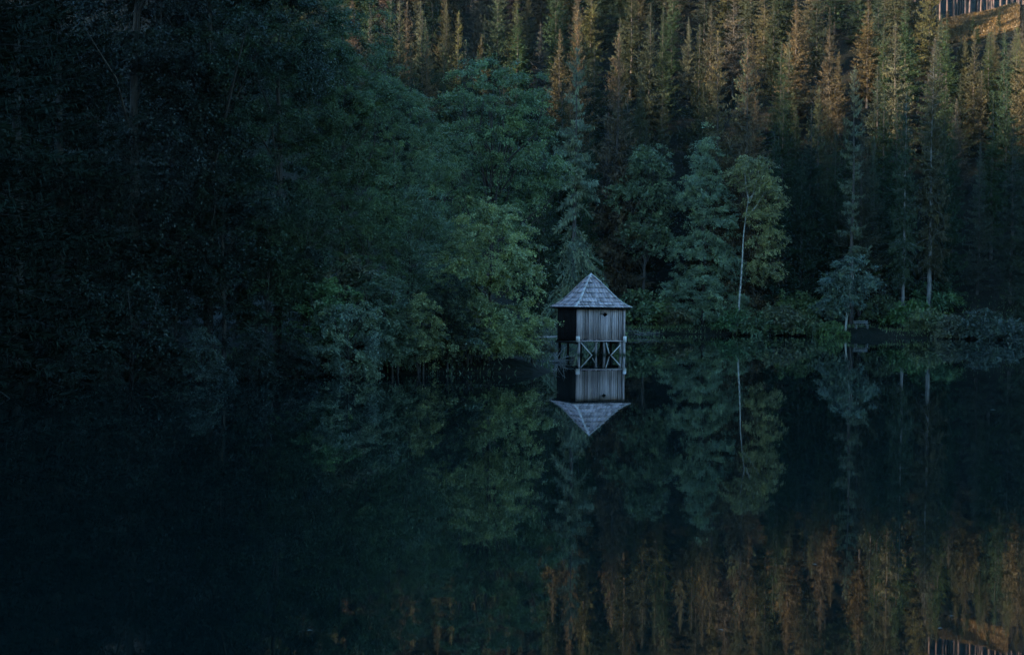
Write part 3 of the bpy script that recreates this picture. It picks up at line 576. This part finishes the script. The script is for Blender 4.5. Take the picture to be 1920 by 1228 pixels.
# roof: four faces of overlapping shingle courses, a little flared at the eaves
roof = empty('roof'); roof.parent = hut
NC = 8; ts = np.linspace(0, 1, NC + 1)
def prof(t): return E2 * (1 - t) + 0.012, ZE + (ZA - ZE) * (t - 0.16 * math.sin(math.pi * min(t * 1.15, 1)) * (1 - t) ** 1.2)   # half width, height
under = []
for t in ts: h, z = prof(t); under.append((h - 0.03, z - 0.05))
V = []; Q = []
for h, z in under: V += [(-h, -h, z), (h, -h, z), (h, h, z), (-h, h, z)]
for i in range(NC):
    for k in range(4): Q.append((i * 4 + k, i * 4 + (k + 1) % 4, i * 4 + 4 + (k + 1) % 4, i * 4 + 4 + k))
link('roof_boarding', mesh_np('roof_boarding', V, Q), M['wood_dark'], roof)
for f in range(4):
    ca, sa = [(1, 0), (0, 1), (-1, 0), (0, -1)][f]
    for i in range(NC):
        h0, z0 = prof(ts[i]); h1, z1 = prof(min(1, ts[i + 1] + 0.035))
        x = -h0
        while x < h0 - 0.02:
            wd = rh.uniform(0.15, 0.3); x1 = min(x + wd, h0); 
            if h0 - x1 < 0.09: x1 = h0
            dz = rh.uniform(0, 0.014); dn = rh.uniform(-0.03, 0.02) if i else rh.uniform(-0.02, 0.01)
            a0, a1 = x + 0.006, x1 - 0.006
            b0, b1 = max(-h1, min(h1, a0)), max(-h1, min(h1, a1))
            if b1 - b0 < 0.012: b0, b1 = (b0 - 0.006, b1 + 0.006)
            y0 = -h0 + dn * -1; lift = 0.045 + dz
            c = np.array([(a0, y0, z0 + dn * .5), (a1, y0, z0 + dn * .5), (b1, -h1, z1 - 0.012), (b0, -h1, z1 - 0.012),
                          (a0, y0 - 0.004, z0 + lift + dn * .5), (a1, y0 - 0.004, z0 + lift + dn * .5), (b1, -h1, z1 + 0.006), (b0, -h1, z1 + 0.006)])
            c = np.stack([c[:, 0] * ca - c[:, 1] * sa, c[:, 0] * sa + c[:, 1] * ca, c[:, 2]], -1)
            me = box_mesh('shingle', c); me.materials.append(M['shingle']); me.materials.append(M['butt']); me.polygons[2].material_index = 1
            link('shingle', me, None, roof)
            x = x1
for k in range(4):
    sx, sy = [(-1, -1), (1, -1), (1, 1), (-1, 1)][k]
    for i in range(NC):
        h0, z0 = prof(ts[i]); h1, z1 = prof(min(ts[i + 1] + 0.02, 1.0))
        link('ridge_board', box_mesh('ridge_board', beam((sx * (h0 + 0.01), sy * (h0 + 0.01), z0 + 0.055), (sx * h1, sy * h1, z1 + 0.045), 0.13, 0.03)), M['ridge'], roof)
link('roof_cap', box_mesh('roof_cap', np.array([(-.1, -.1, ZA - .04), (.1, -.1, ZA - .04), (.1, .1, ZA - .04), (-.1, .1, ZA - .04), (-.03, -.03, ZA + .09), (.03, -.03, ZA + .09), (.03, .03, ZA + .09), (-.03, .03, ZA + .09)])), M['ridge'], roof)
for s in (-1, 1): link('eave_board', box_mesh('eave_board', bx(-E2 + 0.06, E2 - 0.06, s * (E2 - 0.06) - 0.015, s * (E2 - 0.06) + 0.015, ZE - 0.1, ZE - 0.03)), M['wood_dark'], roof)
# the plank that leads to it from the bank
pw = empty('plank_walkway', (1.0, 101, 0)); tag(pw, 'narrow grey plank walkway from the left bank to the boathouse', 'walkway')
p0 = np.array(at(1005, 632, 99.5)); p1 = np.array([HX - 1.6, 99.3, 1.1])
for s, mm_ in ((-0.17, 'ridge'), (0.17, 'ridge')):
    link('plank', box_mesh('plank', beam(p0 - np.array([1.0, 101, 0]) + np.array([0, s, 0]), p1 - np.array([1.0, 101, 0]) + np.array([0, s, 0]), 0.3, 0.09)), M[mm_], pw)
tb = Tubes(); tb.add([(0.9, -1.6, -0.8), (0.9, -1.6, 1.0)], 0.06, 6); link('post', tb.mesh('post'), M['wood_dark'], pw)

# ------------------------------------------------------------------ bench
bp_ = at(1616, 612, 165.5); bz_ = float(ground(bp_[0], 165.5)); print('bench', bp_, bz_)
bn = empty('bench', (bp_[0], 165.5, bz_), R(8)); tag(bn, 'small pale wooden bench on the grassy far bank', 'bench')
for y, z in ((-0.12, 0.45), (0.06, 0.45), (0.24, 0.45)): link('seat_board', box_mesh('seat_board', bx(-0.85, 0.85, y - 0.075, y + 0.075, z - 0.025, z + 0.02)), M['bench'], bn)
for z in (0.66, 0.84): link('back_board', box_mesh('back_board', beam((-0.85, 0.36 + (z - .6) * .2, z), (0.85, 0.36 + (z - .6) * .2, z), 0.04, 0.13)), M['bench'], bn)
for x in (-0.65, 0.65):
    link('leg', box_mesh('leg', bx(x - 0.05, x + 0.05, -0.16, -0.08, -0.15, 0.42)), M['bench'], bn)
    link('leg', box_mesh('leg', beam((x, 0.3, -0.15), (x, 0.44, 0.9), 0.08, 0.06, up=(0, 1, 0))), M['bench'], bn)

# ------------------------------------------------------------------ ground cover on the banks
def cover(name, n_, xr, yr, dmin, dmax, hmin, hmax, col, label, cat, seed, wfac=0.09, cond=None, even=False):
    r = np.random.default_rng(seed); x = r.uniform(*xr, n_); y = r.uniform(*yr, n_); d = lake_dist(x, y)
    k = (d > dmin) & (d < dmax) & ((r.random(n_) < 0.5 + 0.5 * wob(x * 1.7, y * 1.7, seed)) | even)
    if cond is not None: k &= cond(x, y)
    x, y = x[k], y[k]; z = ground(x, y) - 0.03; m_ = len(x)
    h = r.uniform(hmin, hmax, m_); D = unit(np.concatenate([r.normal(0, 0.45, (m_, 2)), np.ones((m_, 1))], 1))
    S = unit(np.cross(D, r.normal(0, 1, (m_, 3)))) * (h * wfac)[:, None]
    V, Q = leaf_quads(np.stack([x, y, z], -1), D * h[:, None], S)
    o = link(name, mesh_np(name, V, Q, rnd=r.random(m_)), M['leaf']); o.color = (*col, 1)
    return tag(o, label, cat, kind='stuff')
cover('bank_grass', 60000, (12, 70), (150, 182), 0.1, 14, 0.15, 0.5, (0.08, 0.112, 0.048), 'rough grass and herbs covering the far bank', 'grass', 3, cond=lambda x, y: ~((np.abs(x - bp_[0]) < 1.9) & (y < 166.5)))
cover('shore_herbs', 90000, (-22, 12), (55, 125), 0.05, 6, 0.1, 0.32, (0.045, 0.065, 0.035), 'low herbs and twigs covering the left bank', 'undergrowth', 4, wfac=0.12)
cover('orange_bracken', 130000, (58, 100), (YC0 - 4, YC1 + 1), 40, 200, 0.2, 0.55, (0.075, 0.048, 0.020), 'orange sunlit bracken covering the hillside clearing', 'bracken', 6, wfac=0.14, even=True, cond=lambda x, y: (x > 0.285 * y) & (x < 0.336 * y))

# ------------------------------------------------------------------ dead wood at the water
def brush(name, c, n_, size, label, cat, seed, up=0.5, mt='bark_pale'):
    r = np.random.default_rng(seed); o = empty(name, c); tag(o, label, cat)
    main = Tubes(); tw = Tubes()
    for i in range(n_):
        d = unit(np.array([r.normal(0, 1), r.normal(0, 0.6), abs(r.normal(0, up)) + 0.1])); ln = size * r.uniform(0.5, 1.1); a = r.normal(0, size * 0.18, 3); a[2] = -0.1
        t = np.linspace(0, 1, 5)[:, None]; p = a + d * ln * t; p[:, 2] -= 0.25 * ln * t[:, 0] ** 2; p += r.normal(0, 0.02 * size, p.shape)
        main.add(p, np.linspace(0.022, 0.008, 5), 4)
        for k in range(5):
            b0 = p[r.integers(1, 5)]; tw.add([b0, b0 + unit(d + r.normal(0, 0.8, 3)) * ln * 0.25], [0.009, 0.004], 3)
    link('branch', main.mesh('branch'), M[mt], o); link('twigs', tw.mesh('twigs'), M[mt], o)
bc = at(1043, 682, 84.0); brush('brushwood', (bc[0], 84.0, 0.15), 26, 1.3, 'grey dead brushwood on the bank between the bright tree and the boathouse', 'brushwood', 7)
bc = at(850, 690, 71.0); brush('brushwood', (bc[0], 71.0, 0.1), 14, 0.9, 'dry brown branches at the waterline under the bright bushy tree', 'brushwood', 8, mt='bark')
bc = at(1205, 622, 150.0); brush('fallen_branch', (bc[0], 150.0, 0.3), 5, 2.6, 'thin fallen branch reaching over the water right of the boathouse', 'branch', 9, up=0.15)
rl = random.Random(12)
for i, (px, py) in enumerate([(1785, 1155), (1763, 1178), (580, 1182), (1527, 1058), (1352, 1181), (1862, 768)]):
    d = ray(px, py); t = -CAM_H / d[2]; p = np.array([0, 0, CAM_H]) + d * t; sz = 0.0022 * p[1]
    c = np.array([(-sz, 0, .004), (0, -sz * .45, .012), (sz, 0, .004), (0, sz * .45, .010)])
    o = link('floating_leaf', mesh_np('floating_leaf', c, [(0, 1, 2, 3)]), M['leaf'], loc=(p[0], p[1], 0.0)); o.rotation_euler = (0, 0, rl.uniform(-.6, .6)); o.color = (0.3, 0.32, 0.3, 1)
    tag(o, ['pale leaf afloat at lower right, the longer of two', 'pale leaf afloat at lower right, left of the longer one', 'tiny pale leaf afloat at bottom left', 'tiny pale leaf afloat right of centre in the lower water', 'tiny pale leaf afloat near the bottom below the teal tree', 'pale leaf afloat near the right edge below the far bank'][i], 'leaf')

# ------------------------------------------------------------------ thin haze added to lift the darkest tones
hz = link('haze', box_mesh('haze', bx(-700, 700, -700, 700, -4, 215)), None)
hm = bpy.data.materials.new('haze'); hm.use_nodes = True; hm.node_tree.nodes.clear()
ho = hm.node_tree.nodes.new('ShaderNodeOutputMaterial'); hv = hm.node_tree.nodes.new('ShaderNodeVolumePrincipled')
hv.inputs['Color'].default_value = (0.75, 0.88, 0.92, 1); hv.inputs['Density'].default_value = 0.00003; hv.inputs['Anisotropy'].default_value = 0.0
hm.node_tree.links.new(hv.outputs[0], ho.inputs['Volume']); hz.data.materials.append(hm)
tag(hz, 'thin haze added over the lake valley to lift its dark tones', kind='stuff')

print('tri', sum(len(me.polygons) * 2 for me in bpy.data.meshes))
